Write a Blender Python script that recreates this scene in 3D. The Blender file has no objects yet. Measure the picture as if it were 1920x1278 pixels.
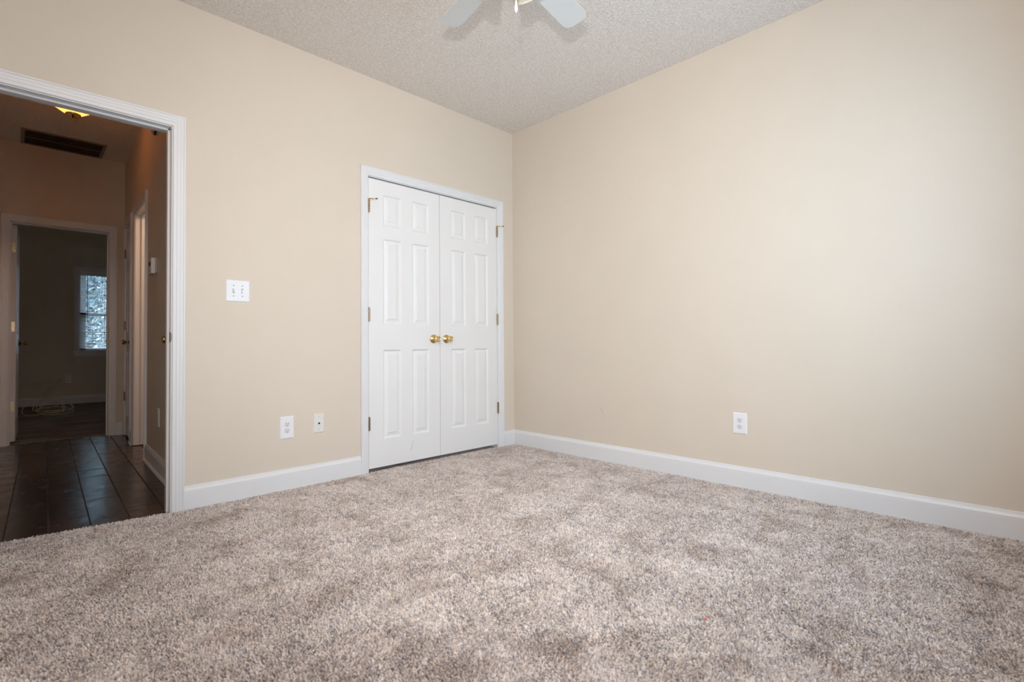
import bpy, bmesh, math, random
import numpy as np
from mathutils import Vector, Matrix

random.seed(7)
rng = np.random.default_rng(11)
scene = bpy.context.scene
COL = scene.collection

# ------------------------------------------------------------------ camera
# bedroom corner is the origin: closet wall is y = 0 (x < 0), long wall is x = 0 (y < 0), metres
CAM = Vector((-3.1384, -3.1712, 0.8699))
YAW, PITCH, ROLL, FPX = 0.7936, 0.0180, -0.0071, 948.53
fw = Vector((math.cos(YAW)*math.cos(PITCH), math.sin(YAW)*math.cos(PITCH), math.sin(PITCH)))
rt = Vector((math.sin(YAW), -math.cos(YAW), 0)); up = rt.cross(fw)
r2 = rt*math.cos(ROLL) + up*math.sin(ROLL); u2 = -rt*math.sin(ROLL) + up*math.cos(ROLL)
cam_data = bpy.data.cameras.new('camera'); cam = bpy.data.objects.new('camera', cam_data); COL.objects.link(cam)
M = Matrix.Identity(4)
for i in range(3):
    M[i][0] = r2[i]; M[i][1] = u2[i]; M[i][2] = -fw[i]; M[i][3] = CAM[i]
cam.matrix_world = M
cam_data.sensor_width = 36.0; cam_data.sensor_fit = 'HORIZONTAL'
cam_data.lens = FPX/1920*36.0
cam_data.shift_y = -11.11/1920
cam_data.clip_start = 0.02
cam_data.dof.use_dof = True; cam_data.dof.focus_distance = 4.0; cam_data.dof.aperture_fstop = 2.8
scene.camera = cam

# ------------------------------------------------------------------ world, exposure
world = bpy.data.worlds.new('world'); scene.world = world; world.use_nodes = True
bg = world.node_tree.nodes['Background']
bg.inputs[0].default_value = (0.62, 0.80, 1.0, 1); bg.inputs[1].default_value = 4.5
vs = scene.view_settings
vs.view_transform = 'Standard'; vs.look = 'None'; vs.gamma = 1.0; vs.exposure = 0.09; vs.use_curve_mapping = False
scene.cycles.max_bounces = 10; scene.cycles.diffuse_bounces = 6

# ------------------------------------------------------------------ lights
def area(name, loc, direction, sx, sy, power, color):
    d = bpy.data.lights.new(name, 'AREA'); d.shape = 'RECTANGLE'; d.size = sx; d.size_y = sy
    d.energy = power; d.color = color
    o = bpy.data.objects.new(name, d); COL.objects.link(o)
    o.location = loc; o.rotation_euler = Vector(direction).to_track_quat('-Z', 'Y').to_euler()
    return o
# cool fill lamp added inside the unseen window behind the camera
area('added_window_fill', (-1.45, -3.40, 1.45), (0, 1, 0), 1.5, 1.35, 13, (0.32, 0.70, 1.0))
# flash light bounced off the ceiling and walls behind the photographer
area('bounced_flash', (-2.75, -2.75, 2.60), (0.6, 0.6, -0.75), 1.0, 1.0, 37, (1.0, 0.78, 0.64))
# the photographer's flash, just above the lens
fl = bpy.data.lights.new('camera_flash', 'SPOT'); fl.energy = 158; fl.spot_size = math.radians(96); fl.spot_blend = 1.0
fl.shadow_soft_size = 0.022; fl.color = (0.99, 0.985, 0.98)
flo = bpy.data.objects.new('camera_flash', fl); COL.objects.link(flo)
flo.location = CAM + Vector((0, 0, 0.36)) - r2*0.05 - fw*0.05
flo.rotation_euler = (Vector((0.10, -0.10, 1.22)) - flo.location).to_track_quat('-Z', 'Y').to_euler()
# warm hallway ceiling lamp (bulb inside the glass bowl) and the lamp of the small side room
def point(name, loc, power, color, r=0.03):
    d = bpy.data.lights.new(name, 'POINT'); d.energy = power; d.color = color; d.shadow_soft_size = r
    o = bpy.data.objects.new(name, d); COL.objects.link(o); o.location = loc
    return o
point('hall_bulb', (-2.84, 1.76, 2.668), 2.8, (1.0, 0.38, 0.07), 0.02)
point('far_room_fill', (-3.9, 5.4, 2.3), 1.1, (1.0, 0.72, 0.48), 0.08)  # warm fill added out of view to lift the dim far room
point('side_room_bulb', (-1.75, 1.75, 2.2), 15, (1.0, 0.66, 0.44), 0.08)

# ------------------------------------------------------------------ materials
def new_mat(name):
    m = bpy.data.materials.new(name); m.use_nodes = True
    nt = m.node_tree; b = nt.nodes['Principled BSDF']
    return m, nt, b
def srgb(r, g, b):
    f = lambda c: (c/255/12.92) if c/255 <= 0.04045 else ((c/255+0.055)/1.055)**2.4
    return (f(r), f(g), f(b), 1)
def node(nt, t, **kw):
    n = nt.nodes.new(t)
    for k, v in kw.items(): setattr(n, k, v)
    return n
def simple(name, col, rough=0.5, metal=0.0, bump=None, emit=None, spec=None):
    m, nt, b = new_mat(name)
    b.inputs['Base Color'].default_value = col; b.inputs['Roughness'].default_value = rough; b.inputs['Metallic'].default_value = metal
    if spec is not None: b.inputs['Specular IOR Level'].default_value = spec
    tc = node(nt, 'ShaderNodeTexCoord')
    sc, dist, var = bump if bump else (60, 0.0002, 0.03)
    nz = node(nt, 'ShaderNodeTexNoise'); nz.inputs['Scale'].default_value = sc; nz.inputs['Detail'].default_value = 3
    nt.links.new(tc.outputs['Object'], nz.inputs['Vector'])
    bp = node(nt, 'ShaderNodeBump'); bp.inputs['Distance'].default_value = dist; bp.inputs['Strength'].default_value = 1.0
    nt.links.new(nz.outputs['Fac'], bp.inputs['Height']); nt.links.new(bp.outputs['Normal'], b.inputs['Normal'])
    if var:
        n2 = node(nt, 'ShaderNodeTexNoise'); n2.inputs['Scale'].default_value = 3.0; n2.inputs['Detail'].default_value = 4
        nt.links.new(tc.outputs['Object'], n2.inputs['Vector'])
        mr = node(nt, 'ShaderNodeMapRange'); mr.inputs[1].default_value = 0.3; mr.inputs[2].default_value = 0.7
        mr.inputs[3].default_value = 1-var; mr.inputs[4].default_value = 1+var
        nt.links.new(n2.outputs['Fac'], mr.inputs[0])
        vm = node(nt, 'ShaderNodeVectorMath', operation='SCALE'); vm.inputs[0].default_value = col[:3]
        nt.links.new(mr.outputs[0], vm.inputs['Scale']); nt.links.new(vm.outputs[0], b.inputs['Base Color'])
    if emit:
        b.inputs['Emission Color'].default_value = emit[0]; b.inputs['Emission Strength'].default_value = emit[1]
    return m

M_WALL = simple('cream_wall_paint', srgb(220, 210, 196), 0.55, bump=(260, 0.0006, 0.012), spec=0.3)
M_TRIM = simple('white_trim_paint', srgb(228, 230, 233), 0.38, bump=(90, 0.00002, 0.008))
M_DOOR = simple('white_door_paint', srgb(234, 235, 236), 0.40, bump=(180, 0.0003, 0.012))
M_PLATE = simple('white_plastic', srgb(236, 238, 242), 0.35, bump=(50, 0.0, 0.01))
M_RECEP = simple('receptacle_plastic', srgb(222, 224, 230), 0.4, bump=(50, 0.0, 0.01))
M_COAX = simple('pale_grey_plate_plastic', srgb(228, 228, 226), 0.4, bump=(50, 0.0, 0.01))
M_DARK = simple('dark_slot', srgb(24, 26, 36), 0.8)
M_SLOT = simple('switch_slot_shadow_grey', srgb(120, 120, 128), 0.7)
M_BRASS = simple('polished_brass', (0.80, 0.60, 0.27, 1), 0.14, 1.0, bump=(30, 0.0, 0.02))
M_DARKBRASS = simple('darker_brass', (0.42, 0.31, 0.15, 1), 0.22, 1.0, bump=(60, 0.0, 0.08))  # darker brass for the hall and far room knobs
M_HINGE = simple('aged_brass', (0.36, 0.24, 0.14, 1), 0.36, 1.0, bump=(200, 0.0002, 0.1))
M_BRIGHTHINGE = simple('bright_brass', (0.90, 0.78, 0.50, 1), 0.35, 1.0, bump=(200, 0.0002, 0.1))
M_BRONZE = simple('dark_bronze', (0.10, 0.09, 0.085, 1), 0.45, 0.8, bump=(200, 0.0002, 0.1))
M_FAN = simple('white_fan_enamel', srgb(216, 216, 214), 0.42, bump=(40, 0.0, 0.01))
M_SHADE = simple('cream_glass', srgb(240, 224, 196), 0.35, bump=(40, 0.0, 0.02))
M_VENT = simple('painted_grille_metal', srgb(150, 138, 122), 0.5)
M_DUCT = simple('dark_duct', srgb(26, 20, 16), 0.9)
M_CABLE = simple('cream_cable_jacket', srgb(226, 218, 190), 0.45)
M_THERMO = simple('off_white_plastic', srgb(232, 232, 230), 0.45)
M_ORANGE = simple('orange_fluff', srgb(240, 110, 70), 0.9)
M_SCUFF = simple('grey_scuff', srgb(176, 172, 170), 0.7)
M_SLAT = simple('white_blind_slat', srgb(242, 243, 244), 0.45)
M_LEAF = simple('tree_foliage', srgb(124, 142, 148), 0.8, bump=(20, 0.0, 0.25))
M_BARK = simple('tree_bark', srgb(92, 82, 74), 0.9, bump=(30, 0.01, 0.2))
M_LAWN = simple('outdoor_lawn', srgb(90, 100, 70), 0.95, bump=(30, 0.01, 0.2))

def ceiling_mat():
    m, nt, b = new_mat('popcorn_ceiling')
    b.inputs['Roughness'].default_value = 0.9; b.inputs['Specular IOR Level'].default_value = 0.1
    tc = node(nt, 'ShaderNodeTexCoord')
    n1 = node(nt, 'ShaderNodeTexNoise'); n1.inputs['Scale'].default_value = 78; n1.inputs['Detail'].default_value = 3; n1.inputs['Roughness'].default_value = 0.6
    v = node(nt, 'ShaderNodeTexVoronoi'); v.inputs['Scale'].default_value = 115
    for n in (n1, v): nt.links.new(tc.outputs['Object'], n.inputs['Vector'])
    mx = node(nt, 'ShaderNodeMath', operation='SUBTRACT')
    nt.links.new(n1.outputs['Fac'], mx.inputs[0])
    sc = node(nt, 'ShaderNodeMath', operation='MULTIPLY'); sc.inputs[1].default_value = 0.35
    nt.links.new(v.outputs['Distance'], sc.inputs[0]); nt.links.new(sc.outputs[0], mx.inputs[1])
    bp = node(nt, 'ShaderNodeBump'); bp.inputs['Distance'].default_value = 0.007; bp.inputs['Strength'].default_value = 1.0
    nt.links.new(mx.outputs[0], bp.inputs['Height']); nt.links.new(bp.outputs['Normal'], b.inputs['Normal'])
    cr = node(nt, 'ShaderNodeMapRange'); cr.inputs[1].default_value = 0.15; cr.inputs[2].default_value = 0.6
    cr.inputs[3].default_value = 0.84; cr.inputs[4].default_value = 1.10
    nt.links.new(mx.outputs[0], cr.inputs[0])
    vm = node(nt, 'ShaderNodeVectorMath', operation='SCALE'); vm.inputs[0].default_value = srgb(241, 235, 229)[:3]
    nt.links.new(cr.outputs[0], vm.inputs['Scale']); nt.links.new(vm.outputs[0], b.inputs['Base Color'])
    return m
M_CEIL = ceiling_mat()

def tile_mat():
    m, nt, b = new_mat('wood_look_tile')
    tc = node(nt, 'ShaderNodeTexCoord')
    mp = node(nt, 'ShaderNodeMapping'); mp.inputs['Rotation'].default_value = (0, 0, math.radians(90)); mp.inputs['Location'].default_value = (0.26, 0.106, 0)
    nt.links.new(tc.outputs['Object'], mp.inputs['Vector'])
    br = node(nt, 'ShaderNodeTexBrick'); br.offset = 0.37; br.offset_frequency = 2
    br.inputs['Scale'].default_value = 1.0; br.inputs['Brick Width'].default_value = 0.92; br.inputs['Row Height'].default_value = 0.154
    br.inputs['Mortar Size'].default_value = 0.0036; br.inputs['Mortar Smooth'].default_value = 0.2; br.inputs['Bias'].default_value = 0.0
    br.inputs['Color1'].default_value = srgb(66, 43, 33); br.inputs['Color2'].default_value = srgb(46, 30, 24); br.inputs['Mortar'].default_value = srgb(74, 64, 58)
    nt.links.new(mp.outputs[0], br.inputs['Vector'])
    gm = node(nt, 'ShaderNodeMapping'); gm.inputs['Scale'].default_value = (11, 1.6, 1)
    nt.links.new(tc.outputs['Object'], gm.inputs['Vector'])
    gn = node(nt, 'ShaderNodeTexNoise'); gn.inputs['Scale'].default_value = 1.5; gn.inputs['Detail'].default_value = 3
    nt.links.new(gm.outputs[0], gn.inputs['Vector'])
    mr = node(nt, 'ShaderNodeMapRange'); mr.inputs[1].default_value = 0.3; mr.inputs[2].default_value = 0.7; mr.inputs[3].default_value = 0.65; mr.inputs[4].default_value = 1.3
    nt.links.new(gn.outputs['Fac'], mr.inputs[0])
    vm = node(nt, 'ShaderNodeVectorMath', operation='SCALE'); nt.links.new(br.outputs['Color'], vm.inputs[0]); nt.links.new(mr.outputs[0], vm.inputs['Scale'])
    nt.links.new(vm.outputs[0], b.inputs['Base Color'])
    sm = node(nt, 'ShaderNodeTexNoise'); sm.inputs['Scale'].default_value = 9; sm.inputs['Detail'].default_value = 3
    nt.links.new(tc.outputs['Object'], sm.inputs['Vector'])
    rr = node(nt, 'ShaderNodeMapRange'); rr.inputs[1].default_value = 0.3; rr.inputs[2].default_value = 0.7; rr.inputs[3].default_value = 0.14; rr.inputs[4].default_value = 0.30
    nt.links.new(sm.outputs['Fac'], rr.inputs[0])
    ra = node(nt, 'ShaderNodeMath', operation='MULTIPLY_ADD'); ra.inputs[1].default_value = 0.6; ra.use_clamp = True
    nt.links.new(br.outputs['Fac'], ra.inputs[0]); nt.links.new(rr.outputs[0], ra.inputs[2]); nt.links.new(ra.outputs[0], b.inputs['Roughness'])
    sp_l = node(nt, 'ShaderNodeMapRange'); sp_l.inputs[3].default_value = 0.6; sp_l.inputs[4].default_value = 0.05
    nt.links.new(br.outputs['Fac'], sp_l.inputs[0]); nt.links.new(sp_l.outputs[0], b.inputs['Specular IOR Level'])
    bp = node(nt, 'ShaderNodeBump'); bp.inputs['Distance'].default_value = 0.0016; bp.inputs['Strength'].default_value = 0.6; bp.invert = True
    ad = node(nt, 'ShaderNodeMath', operation='MULTIPLY_ADD'); ad.inputs[1].default_value = 0.10
    nt.links.new(gn.outputs['Fac'], ad.inputs[0]); nt.links.new(br.outputs['Fac'], ad.inputs[2])
    nt.links.new(ad.outputs[0], bp.inputs['Height']); nt.links.new(bp.outputs['Normal'], b.inputs['Normal'])
    return m
M_TILE = tile_mat()

def carpet_base_mat(name, c1, c2):
    m, nt, b = new_mat(name); b.inputs['Roughness'].default_value = 1.0; b.inputs['Specular IOR Level'].default_value = 0.05
    tc = node(nt, 'ShaderNodeTexCoord')
    n1 = node(nt, 'ShaderNodeTexNoise'); n1.inputs['Scale'].default_value = 170; n1.inputs['Detail'].default_value = 3
    n2 = node(nt, 'ShaderNodeTexNoise'); n2.inputs['Scale'].default_value = 5; n2.inputs['Detail'].default_value = 4
    mp = node(nt, 'ShaderNodeMapping'); mp.inputs['Scale'].default_value = (0.5, 1.6, 1)
    nt.links.new(tc.outputs['Object'], n1.inputs['Vector']); nt.links.new(tc.outputs['Object'], mp.inputs['Vector']); nt.links.new(mp.outputs[0], n2.inputs['Vector'])
    cr = node(nt, 'ShaderNodeValToRGB'); cr.color_ramp.elements[0].position = 0.35; cr.color_ramp.elements[1].position = 0.65
    cr.color_ramp.elements[0].color = c1; cr.color_ramp.elements[1].color = c2
    nt.links.new(n1.outputs['Fac'], cr.inputs[0])
    mr = node(nt, 'ShaderNodeMapRange'); mr.inputs[1].default_value = 0.35; mr.inputs[2].default_value = 0.65; mr.inputs[3].default_value = 0.7; mr.inputs[4].default_value = 1.2
    nt.links.new(n2.outputs['Fac'], mr.inputs[0])
    vm = node(nt, 'ShaderNodeVectorMath', operation='SCALE'); nt.links.new(cr.outputs[0], vm.inputs[0]); nt.links.new(mr.outputs[0], vm.inputs['Scale'])
    nt.links.new(vm.outputs[0], b.inputs['Base Color'])
    bp = node(nt, 'ShaderNodeBump'); bp.inputs['Distance'].default_value = 0.01
    nt.links.new(n1.outputs['Fac'], bp.inputs['Height']); nt.links.new(bp.outputs['Normal'], b.inputs['Normal'])
    return m
M_CARPET = carpet_base_mat('carpet_backing', srgb(150, 138, 130), srgb(200, 188, 180))
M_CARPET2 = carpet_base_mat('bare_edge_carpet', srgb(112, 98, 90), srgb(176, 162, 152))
def pile_mat():
    m, nt, b = new_mat('carpet_pile'); b.inputs['Roughness'].default_value = 1.0; b.inputs['Specular IOR Level'].default_value = 0.05
    a = node(nt, 'ShaderNodeAttribute'); a.attribute_name = 'tuft'
    cr = node(nt, 'ShaderNodeValToRGB'); r = cr.color_ramp
    r.elements[0].position = 0.0; r.elements[0].color = srgb(156, 154, 160)
    r.elements[1].position = 1.0; r.elements[1].color = srgb(244, 238, 236)
    for p, c in ((0.12, srgb(176, 168, 166)), (0.32, srgb(204, 195, 191)), (0.62, srgb(226, 217, 213)), (0.8, srgb(236, 221, 206))):
        e = r.elements.new(p); e.color = c
    nt.links.new(a.outputs['Fac'], cr.inputs[0])
    # larger areas darker and browner, painting the shade of pile brushed another way
    tc = node(nt, 'ShaderNodeTexCoord')
    n2 = node(nt, 'ShaderNodeTexNoise'); n2.inputs['Scale'].default_value = 5.0; n2.inputs['Detail'].default_value = 6; n2.inputs['Roughness'].default_value = 0.66; n2.inputs['Distortion'].default_value = 0.6
    nt.links.new(tc.outputs['Object'], n2.inputs['Vector'])
    cr2 = node(nt, 'ShaderNodeValToRGB'); cr2.color_ramp.elements[0].position = 0.35; cr2.color_ramp.elements[1].position = 0.52
    cr2.color_ramp.elements[0].color = (0.78, 0.74, 0.715, 1); cr2.color_ramp.elements[1].color = (1, 1, 1, 1)
    nt.links.new(n2.outputs['Fac'], cr2.inputs[0])
    mx = node(nt, 'ShaderNodeVectorMath', operation='MULTIPLY'); nt.links.new(cr.outputs[0], mx.inputs[0]); nt.links.new(cr2.outputs[0], mx.inputs[1])
    nt.links.new(mx.outputs[0], b.inputs['Base Color'])
    return m
M_PILE = pile_mat()

def glass_mat():
    m, nt, b = new_mat('window_glass')
    b.inputs['Base Color'].default_value = (0.95, 0.98, 1, 1); b.inputs['Roughness'].default_value = 0.02
    b.inputs['Transmission Weight'].default_value = 1.0; b.inputs['IOR'].default_value = 1.45
    tr = node(nt, 'ShaderNodeBsdfTransparent'); mx = node(nt, 'ShaderNodeMixShader'); mx.inputs[0].default_value = 0.15
    out = nt.nodes['Material Output']
    nt.links.new(tr.outputs[0], mx.inputs[1]); nt.links.new(b.outputs[0], mx.inputs[2]); nt.links.new(mx.outputs[0], out.inputs[0])
    return m
M_GLASS = glass_mat()
def bowl_mat():
    m, nt, b = new_mat('frosted_lamp_glass')
    b.inputs['Base Color'].default_value = (0.95, 0.80, 0.55, 1); b.inputs['Roughness'].default_value = 0.4
    b.inputs['Emission Color'].default_value = (1.0, 0.70, 0.36, 1); b.inputs['Emission Strength'].default_value = 0.7
    tl = node(nt, 'ShaderNodeBsdfTranslucent'); tl.inputs[0].default_value = (0.95, 0.8, 0.6, 1)
    tp = node(nt, 'ShaderNodeBsdfTransparent'); tp.inputs[0].default_value = (0.9, 0.75, 0.55, 1)
    m1 = node(nt, 'ShaderNodeMixShader'); m1.inputs[0].default_value = 0.5
    m2 = node(nt, 'ShaderNodeMixShader'); m2.inputs[0].default_value = 0.35
    out = nt.nodes['Material Output']
    nt.links.new(b.outputs[0], m1.inputs[1]); nt.links.new(tl.outputs[0], m1.inputs[2])
    nt.links.new(m1.outputs[0], m2.inputs[1]); nt.links.new(tp.outputs[0], m2.inputs[2]); nt.links.new(m2.outputs[0], out.inputs[0])
    return m
M_BOWL = bowl_mat()

# ------------------------------------------------------------------ mesh helpers
def add_box(bm, x0, x1, y0, y1, z0, z1, bevel=0.0):
    v = [bm.verts.new(p) for p in ((x0,y0,z0),(x1,y0,z0),(x1,y1,z0),(x0,y1,z0),(x0,y0,z1),(x1,y0,z1),(x1,y1,z1),(x0,y1,z1))]
    fs = [bm.faces.new([v[i] for i in f]) for f in ((0,3,2,1),(4,5,6,7),(0,1,5,4),(1,2,6,5),(2,3,7,6),(3,0,4,7))]
    if bevel:
        es = list({e for f in fs for e in f.edges})
        bmesh.ops.bevel(bm, geom=es, offset=bevel, segments=2, affect='EDGES', profile=0.7)
def add_lathe(bm, prof, seg=32, mat=Matrix.Identity(4), phase=0.0, flute=0.0, nfl=0):
    """prof: (radius, height) along local +z"""
    rings = []
    for r, h in prof:
        if r < 1e-6: rings.append([bm.verts.new(mat @ Vector((0, 0, h)))])
        else:
            ring = []
            for k in range(seg):
                a = 2*math.pi*k/seg + phase
                rr = r*(1 + flute*math.cos(nfl*a)) if nfl else r
                ring.append(bm.verts.new(mat @ Vector((rr*math.cos(a), rr*math.sin(a), h))))
            rings.append(ring)
    for a, b in zip(rings[:-1], rings[1:]):
        for k in range(seg):
            q = [a[k % len(a)], a[(k+1) % len(a)], b[(k+1) % len(b)], b[k % len(b)]]
            u = []
            for w in q:
                if w not in u: u.append(w)
            if len(u) >= 3: bm.faces.new(u)
    if len(rings[0]) > 1: bm.faces.new(list(reversed(rings[0])))
    if len(rings[-1]) > 1: bm.faces.new(rings[-1])
def add_tube(bm, pts, r, seg=10):
    pts = [Vector(p) for p in pts]; rings = []; prev = None
    for i, p in enumerate(pts):
        t = (pts[min(i+1, len(pts)-1)] - pts[max(i-1, 0)]).normalized()
        n = prev - t*prev.dot(t) if prev else t.orthogonal()
        if n.length < 1e-5: n = t.orthogonal()
        n.normalize(); prev = n; b = t.cross(n)
        rings.append([bm.verts.new(p + (n*math.cos(2*math.pi*k/seg) + b*math.sin(2*math.pi*k/seg))*r) for k in range(seg)])
    for a, b in zip(rings[:-1], rings[1:]):
        for k in range(seg): bm.faces.new((a[k], a[(k+1) % seg], b[(k+1) % seg], b[k]))
    bm.faces.new(list(reversed(rings[0]))); bm.faces.new(rings[-1])
def extrude_profile(bm, prof, frames):
    """prof: list of 2-D points (closed loop); frames: (origin, axis_a, axis_b) per station"""
    rings = [[bm.verts.new(Vector(o) + Vector(a)*p[0] + Vector(b)*p[1]) for p in prof] for o, a, b in frames]
    n = len(prof)
    for a, b in zip(rings[:-1], rings[1:]):
        for k in range(n): bm.faces.new((a[k], a[(k+1) % n], b[(k+1) % n], b[k]))
    bm.faces.new(list(reversed(rings[0]))); bm.faces.new(rings[-1])
def obj(name, bm, mat, parent=None, smooth=False, loc=None, rot=0.0):
    me = bpy.data.meshes.new(name)
    bmesh.ops.recalc_face_normals(bm, faces=bm.faces[:])
    bm.to_mesh(me); bm.free(); me.materials.append(mat)
    if smooth:
        for p in me.polygons: p.use_smooth = True
        try: me.set_sharp_from_angle(angle=math.radians(40))
        except Exception: pass
    o = bpy.data.objects.new(name, me); COL.objects.link(o)
    if parent: o.parent = parent
    if loc is not None: o.location = loc
    if rot: o.rotation_euler = (0, 0, rot)
    return o
def empty(name, loc=(0, 0, 0), rot=0.0):
    o = bpy.data.objects.new(name, None); COL.objects.link(o); o.location = loc; o.rotation_euler = (0, 0, rot); o.empty_display_size = 0.05
    return o
def tag(o, label, cat, group=None, kind=None):
    o['label'] = label; o['category'] = cat
    if group: o['group'] = group
    if kind: o['kind'] = kind
    return o
def struct(o, label, cat):
    return tag(o, label, cat, kind='structure')
def nb(): return bmesh.new()
def copy_tree(o, parent=None):
    c = o.copy(); COL.objects.link(c); c.parent = parent
    for ch in [x for x in bpy.data.objects if x.parent == o]: copy_tree(ch, c)
    return c

# hallway side wall leans off square by this much; its own frame
HO = Vector((-2.451, 0, 0)); HROT = -math.atan(0.0315)
H = 2.733

# profiles ---------------------------------------------------------------
# casing: a = distance outwards from the inner edge across the board, b = proud of the wall
CAS = [(0,0),(0,.007),(.003,.0095),(.010,.0100),(.017,.0105),(.019,.0125),(.033,.0135),(.034,.0150),(.044,.0155),(.045,.0140),(.0475,.0140),(.049,.0175),(.055,.0185),(.057,.0165),(.057,0)]
BASE = [(0,-.012),(.0145,-.012),(.0145,.090),(.0135,.0925),(.0150,.094),(.0145,.099),(.0100,.1085),(.0085,.110),(.0085,.112),(.0065,.114),(.0055,.1205),(.003,.1225),(0,.1225)]
def casing_bm(bm, x0, x1, z0, zt, y, sgn=-1):
    """frame of casing round an opening in a y=const wall; sgn -1: it stands proud towards -y"""
    fr = []
    for (x, z, ax, az) in ((x0, z0, -1, 0), (x0, zt, -1, 1), (x1, zt, 1, 1), (x1, z0, 1, 0)):
        fr.append(((x, y, z), (ax, 0, az), (0, sgn, 0)))
    extrude_profile(bm, CAS, fr)
def base_bm(bm, p0, p1, nrm, m0=0.0, m1=0.0, prof=BASE):
    """baseboard from p0 to p1 with outward normal nrm; m0/m1: mitre slope at the ends"""
    p0 = Vector(p0); p1 = Vector(p1); n = Vector(nrm); t = (p1-p0).normalized()
    extrude_profile(bm, prof, [(p0, n + t*m0, (0, 0, 1)), (p1, n + t*m1, (0, 0, 1))])

def panel_door_bm(w, h, px, pz, th=0.035, both=False):
    """door slab: x 0..w, z 0..h, front face y=0 facing -y, moulded raised panels"""
    bm = nb()
    RING = [(0, 0), (.003, .002), (.010, .0105), (.014, .0110), (.037, .0045), (.0395, .0022)]
    def face(y, s):
        xs = sorted({0, w, *[a for p in px for a in p]}); zs = sorted({0, h, *[a for p in pz for a in p]})
        isx = {tuple(p) for p in px}; isz = {tuple(p) for p in pz}
        cache = {}
        def V(x, z, d=0):
            k = (round(x, 5), round(z, 5), round(d, 5))
            if k not in cache: cache[k] = bm.verts.new((x, y + s*d, z))
            return cache[k]
        for xa, xb in zip(xs[:-1], xs[1:]):
            for za, zb in zip(zs[:-1], zs[1:]):
                if (xa, xb) in isx and (za, zb) in isz:
                    loops = [[V(xa+i, za+i, d), V(xb-i, za+i, d), V(xb-i, zb-i, d), V(xa+i, zb-i, d)] for i, d in RING]
                    for A, B in zip(loops[:-1], loops[1:]):
                        for k in range(4): bm.faces.new((A[k], A[(k+1) % 4], B[(k+1) % 4], B[k]))
                    bm.faces.new(loops[-1])
                else:
                    bm.faces.new((V(xa, za), V(xb, za), V(xb, zb), V(xa, zb)))
        return cache
    c1 = face(0, 1)
    if both: c2 = face(th, -1)
    else:
        for x in (0, w):
            pass
    # edges and back
    def q(*pts): bm.faces.new([bm.verts.new(p) for p in pts])
    q((0,0,0),(0,th,0),(0,th,h),(0,0,h)); q((w,0,0),(w,0,h),(w,th,h),(w,th,0))
    q((0,0,0),(w,0,0),(w,th,0),(0,th,0)); q((0,0,h),(0,th,h),(w,th,h),(w,0,h))
    if not both: q((0,th,0),(w,th,0),(w,th,h),(0,th,h))
    bmesh.ops.remove_doubles(bm, verts=bm.verts[:], dist=1e-5)
    return bm

KNOB = [(0.0335,0),(0.0335,.003),(.031,.006),(.027,.0085),(.017,.0125),(.0115,.017),(.0100,.022),(.0098,.034),(.0125,.039),(.0200,.0435),(.0228,.050),(.0230,.056),(.0215,.0605),(.0175,.0625),(.0150,.0612),(0,.0608)]
def knob_on(parent, x, z, y0=0.0, out=(0, -1, 0), name='door_knob', mat=None):
    bm = nb(); q = Vector(out).to_track_quat('Z', 'Y').to_matrix().to_4x4()
    add_lathe(bm, KNOB, 40, q)
    return obj(name, bm, mat or M_BRASS, parent, True, (x, y0, z))
def hinge_on(parent, x, z0, z1, y=-0.006, leafdir=1, mat=None, name='hinge'):
    bm = nb(); n = 5; hh = (z1-z0)/n
    for k in range(n):
        m = Matrix.Translation((x, y, z0 + k*hh))
        add_lathe(bm, [(.0062, .0006), (.0070, .0012), (.0070, hh-.0012), (.0062, hh-.0006)], 14, m)
    add_lathe(bm, [(.0030, 0), (.0048, .001), (.0030, .004), (0, .005)], 12, Matrix.Translation((x, y, z1)))
    add_lathe(bm, [(0, -.004), (.0040, -.003), (.0048, 0)], 12, Matrix.Translation((x, y, z0)))
    o = obj(name, bm, mat or M_HINGE, parent, True)
    bm = nb()   # leaf folded into the gap between jamb and door
    add_box(bm, x-.0022-(.002 if leafdir < 0 else 0), x+.0022+(0 if leafdir < 0 else 0), y, .030, z0, z1)
    obj('hinge_leaf', bm, M_BRONZE, o)
    return o
def hinge_stop(parent, x, z, y=-0.010, sx=1):
    """hinge-pin door stop: collar, arm with a threaded rod and a rubber tip"""
    bm = nb()
    add_lathe(bm, [(.0085, 0), (.0085, .003)], 14, Matrix.Translation((x, y, z)))
    add_tube(bm, [(x, y, z+.0015), (x+.020*sx, y-.016, z+.001), (x+.032*sx, y-.026, z+.001)], .0032, 8)
    o = obj('door_stop', bm, M_BRASS, parent, True)
    bm = nb(); add_tube(bm, [(x+.024*sx, y-.010, z+.001), (x+.028*sx, y-.032, z+.001)], .0052, 10)
    obj('stop_pad', bm, M_SHADE, o, True)
    bm = nb(); add_tube(bm, [(x+.032*sx, y-.026, z+.001), (x+.046*sx, y-.037, z+.001)], .0040, 10)
    obj('rubber_tip', bm, M_BRONZE, o, True)
    return o

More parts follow.
